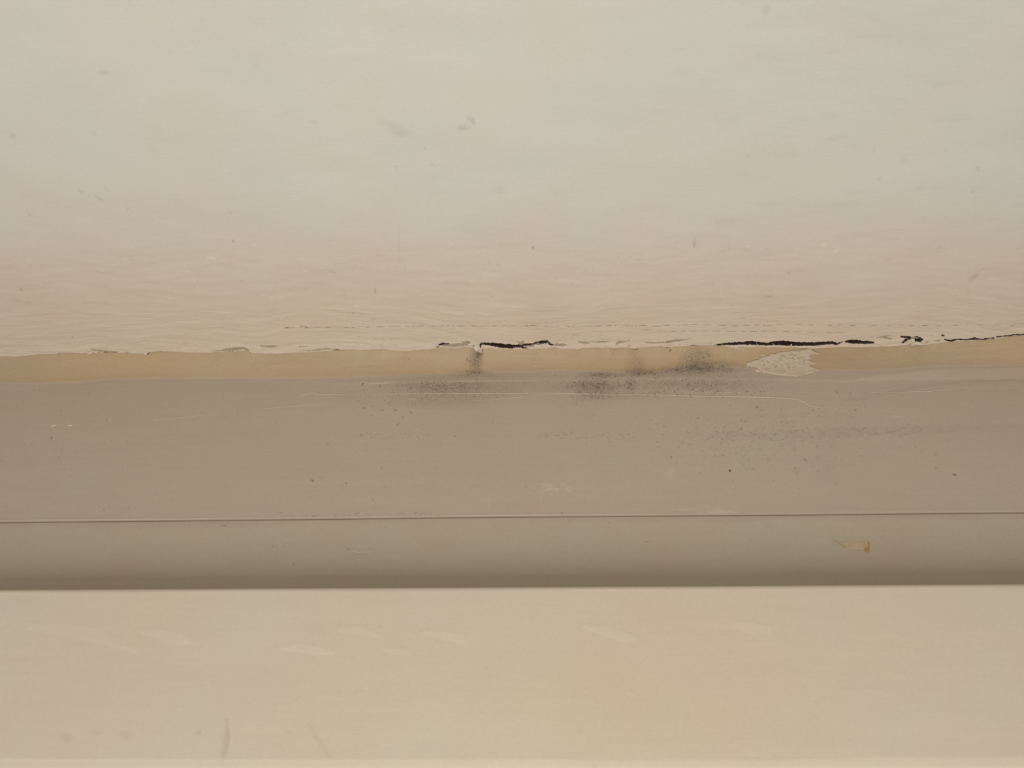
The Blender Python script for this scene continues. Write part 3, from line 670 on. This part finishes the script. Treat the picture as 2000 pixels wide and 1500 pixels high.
def pitted(u, v, col, sd):
    n = vnoise(u*.33+.3*v, v*.45, 5); w_ = vnoise(u*.09, v*.16, 15)
    pits = sm(.66, .80, n)*sm(.2, .5, w_)*blob(u, v, 1530, 703, 62, 22, 3, .5)
    streaks = sm(.55, .8, vnoise(u*.06, v*.5, 27))*sm(1520, 1590, u)
    col = darken(col, np.clip(pits*.42, 0, 1), np.array([.16, .12, .08]))
    s = (streaks*.3)[..., None]; col = col*(1-s)+s*SEAL
    return col, pits*1.2+streaks
FILL = [(1444, 717), (1452, 718.5), (1462, 719), (1470, 720), (1478, 719), (1468, 716), (1458, 715), (1456, 711), (1459, 707), (1470, 704), (1480, 701), (1486, 696), (1481, 692), (1483, 689.5), (1490, 691), (1494, 694), (1504, 691),
 (1518, 687), (1535, 684.5), (1552, 683), (1566, 681.5), (1576, 679.5), (1583, 680.5), (1582, 684), (1592, 687), (1597, 690), (1588, 692.5), (1580, 694), (1584, 699), (1577, 703), (1586, 707), (1600, 708), (1592, 711.5), (1580, 713), (1590, 717), (1604, 723.5),
 (1590, 728), (1575, 732), (1556, 735.5), (1538, 735), (1515, 732), (1495, 729), (1478, 726), (1462, 722)]
fp = smear('filler_patch', FILL, filler_mat, np.array([.60, .50, .395]), .00045, .7, pitted, rough=2.2)
tag(fp, 'cream pitted filler patch with ragged ends, smeared over the yellow sealant near the right', 'filler patch')
f2 = smear('filler_smear', [(1411, 676.5), (1420, 677), (1432, 678.5), (1445, 679), (1455, 680), (1452, 682.5), (1440, 683), (1430, 682), (1424, 679.5)], filler_mat, np.array([.60, .50, .385]), .0003, .7)
tag(f2, 'small cream filler smear just under the left end of the longest black crack', 'filler patch')

# adhesive remnant with rust on the frame strip
tape_mat = paint_mat('old adhesive', .35, grain=.03, spec=.5)
def rust(u, v, col, sd):
    m = np.clip(blob(u, v, 1692, 1074, 6, 6, 0, .6)*.95+blob(u, v, 1697, 1062, 2.4, 10, 0, .6)*.85+blob(u, v, 1688, 1063, 6, 4, 20, .8)*.25, 0, 1)*(.55+.6*vnoise(u*.7, v*.7, 4))
    m = np.clip(m, 0, 1)[..., None]; col = col*(1-m)+m*np.array([.42, .21, .035])
    k2 = (poly_cover(u, v, [(1622, 1053, .5), (1634, 1058, .7), (1646, 1065, .8), (1651, 1069, 1.6)], 1.0)*.6)[..., None]
    col = col*(1-k2)+k2*np.array([.30, .19, .08])
    k3 = (poly_cover(u, v, [(1653, 1071, .5), (1670, 1071.5, .9), (1688, 1072, .6)], 1.2)*.5)[..., None]
    return col*(1-k3)+k3*LIGHT, vnoise(u*.3, v*.5, 6)
tp = smear('adhesive_remnant', [(1621, 1051.5), (1630, 1054), (1645, 1058), (1656, 1056), (1668, 1057), (1680, 1058), (1690, 1056), (1697, 1056.5), (1699, 1064), (1699, 1078), (1694, 1080), (1688, 1076), (1678, 1073.5), (1664, 1072), (1653, 1071.5), (1648, 1068.5), (1640, 1063), (1630, 1058)],
           tape_mat, PAINT*np.array([1.06, 1.03, .93]), .00015, .6, rust, plane=.0006, rough=.5)
tag(tp, 'scrap of yellowish dried adhesive with rusty orange end on the grey frame strip', 'adhesive remnant')

# ---------------------------------------------------------------- mould: clusters of tiny dark colonies
mould_mat = paint_mat('mould', .9, base=(.17, .13, .085), grain=.3, spec=.1)
def mould(label, clusters, seed):
    r_ = np.random.default_rng(seed); U = []; V_ = []; R_ = []
    for (a, b, sx, sy, n, big) in clusters:
        U += list(r_.normal(a, sx, int(n*.9))); V_ += list(r_.normal(b, sy, int(n*.9))); R_ += list(r_.gamma(2.0, .13, int(n*.9))*big)
    U = np.array(U); V_ = np.array(V_); R_ = np.clip(np.array(R_), .10, .95)
    ed = np.interp(U, [e[0] for e in EDGE], [e[1] for e in EDGE])+3
    k_ = V_ > ed; U, V_, R_ = U[k_], V_[k_], R_[k_]
    W = surf(U, V_); onf = V_ > np.interp(U, [e[0] for e in SEAM], [e[1] for e in SEAM])+2
    N = np.where(onf[:, None], np.array([0, -1., 0]), np.array([0, -.72, -.69]))
    verts = []; quads = []; tris = []
    for i in range(len(U)):
        n = N[i]; t1 = np.array([1., 0, 0]); t2 = np.cross(n, t1); rr = R_[i]*.00025; base = len(verts)
        K = 6; ph = r_.uniform(0, 6.28); st = r_.uniform(.8, 1.7)
        W0 = W[i]-n*.00006
        for ring, (s, h) in enumerate(((1, 0), (.9, .00009), (.5, .00015))):
            for k in range(K):
                a = ph+2*math.pi*k/K; j = 1+.25*math.sin(3*a+ph)
                verts.append(W0+t1*math.cos(a)*rr*s*j*st+t2*math.sin(a)*rr*s*j/st**.5+n*(h+.00006*ring))
        for ring in range(2):
            for k in range(K):
                a = base+ring*K+k; b = base+ring*K+(k+1) % K
                quads.append((a, b, b+K, a+K))
        tris.append([base+2*K+k for k in range(K)])
    o = mesh_obj('mould_patch', np.array(verts), np.array(quads), mould_mat, extra=tris)
    return tag(o, label, 'mould patch', 'dark mould patches along the joint')
mould('leftmost mould patch, brown streak running down the sealant below the torn plaster tip',
      [(928, 708, 7, 10, 230, .9), (934, 694, 6, 5, 60, .8), (925, 727, 18, 2, 90, .8), (860, 754, 34, 7, 330, .8), (900, 752, 70, 10, 200, .8), (740, 748, 60, 6, 60, .9), (830, 775, 70, 8, 150, .8)], 1)
mould('wide mould smudge on the grey frame only, none on the sealant above it',
      [(1160, 755, 26, 8, 430, .8), (1175, 733, 22, 3.5, 170, .8), (1165, 776, 30, 5, 120, .8), (1110, 745, 40, 8, 90, .7)], 2)
mould('smallest mould patch, faint speckled column on the sealant left of the largest black patch',
      [(1243, 714, 8, 9, 110, .8), (1247, 727, 17, 3, 160, .9), (1231, 751, 5, 7, 60, .8), (1260, 745, 35, 10, 130, .8), (1270, 768, 35, 3, 60, 1.1)], 3)
mould('largest, darkest mould patch, across sealant and frame just left of the cream filler patch',
      [(1362, 698, 17, 8, 330, .85), (1366, 717, 34, 6, 520, .85), (1330, 723, 50, 4, 200, .8), (1365, 752, 45, 7, 260, .8), (1410, 740, 50, 10, 120, .7), (1380, 770, 60, 3.5, 90, 1.2), (1355, 684, 14, 6, 70, .7)], 4)

# ---------------------------------------------------------------- loose flakes of paint at the torn edge
flake_mat = paint_mat('torn paint', .55, base=tuple(FILLCOAT*1.0), grain=.03)
def flake(u, v, w_, h_, ang, curl, seed):
    r_ = np.random.default_rng(seed)
    c = on_z(np.array(float(u)), np.array(float(v)), -.0003)
    n = 9; A, B = np.meshgrid(np.linspace(-1, 1, n), np.linspace(-1, 1, 7), indexing='ij')
    out = 1-.35*np.abs(B)**1.5*r_.uniform(.5, 1.2)
    a = math.radians(ang)
    X = A*w_*.5*out*(1+.12*np.sin(B*5+seed)); Yv = B*h_*.5*(1+.15*np.sin(A*4+seed))
    Zv = -curl*(B+1)**2/4 - .0002*np.sin(A*3+seed)
    x = c[0]+X*math.cos(a)-Yv*math.sin(a); y = c[1]+X*math.sin(a)+Yv*math.cos(a); z = c[2]+Zv
    V = np.stack([x, y, z], -1).reshape(-1, 3); V2 = V+np.array([0, 0, .00022])
    idx = np.arange(n*7).reshape(n, 7); m = n*7
    q = np.stack([idx[:-1, :-1], idx[:-1, 1:], idx[1:, 1:], idx[1:, :-1]], -1).reshape(-1, 4)
    rim = list(idx[0])+list(idx[1:, -1])+list(idx[-1, :-1][::-1])+list(idx[1:-1, 0][::-1])
    wq = [(rim[i], rim[(i+1) % len(rim)], rim[(i+1) % len(rim)]+m, rim[i]+m) for i in range(len(rim))]
    return mesh_obj('loose_paint_flake', np.concatenate([V, V2]), np.concatenate([q[:, ::-1], q+m, np.array(wq)]), flake_mat, soffit)
for i, f in enumerate([(932, 678, .0030, .0036, 20, .0012), (938, 683, .0012, .0034, -20, .0010), (918, 672, .0022, .0010, 10, .0005), (890, 679, .0020, .0007, 0, .0003), (862, 676, .0026, .0009, -10, .0004),
        (1050, 675.5, .0042, .0018, 5, .0006), (1072, 675, .0030, .0012, 20, .0006), (1160, 676, .0016, .0012, 0, .0004), (1176, 678, .0022, .0010, 10, .0003), (1545, 674, .0008, .0014, 0, .0003), (1790, 671, .0052, .0014, -5, .0005), (1782, 664, .0024, .0010, 10, .0006),
        (461, 684, .0009, .0010, 0, .0004), (470, 683.5, .0016, .0006, -10, .0003), (174, 689, .0034, .0012, 10, .0003), (284, 690, .0018, .0010, 20, .0005), (1315, 671, .0070, .0010, 12, .0002)]):
    flake(*f, seed=i+1)
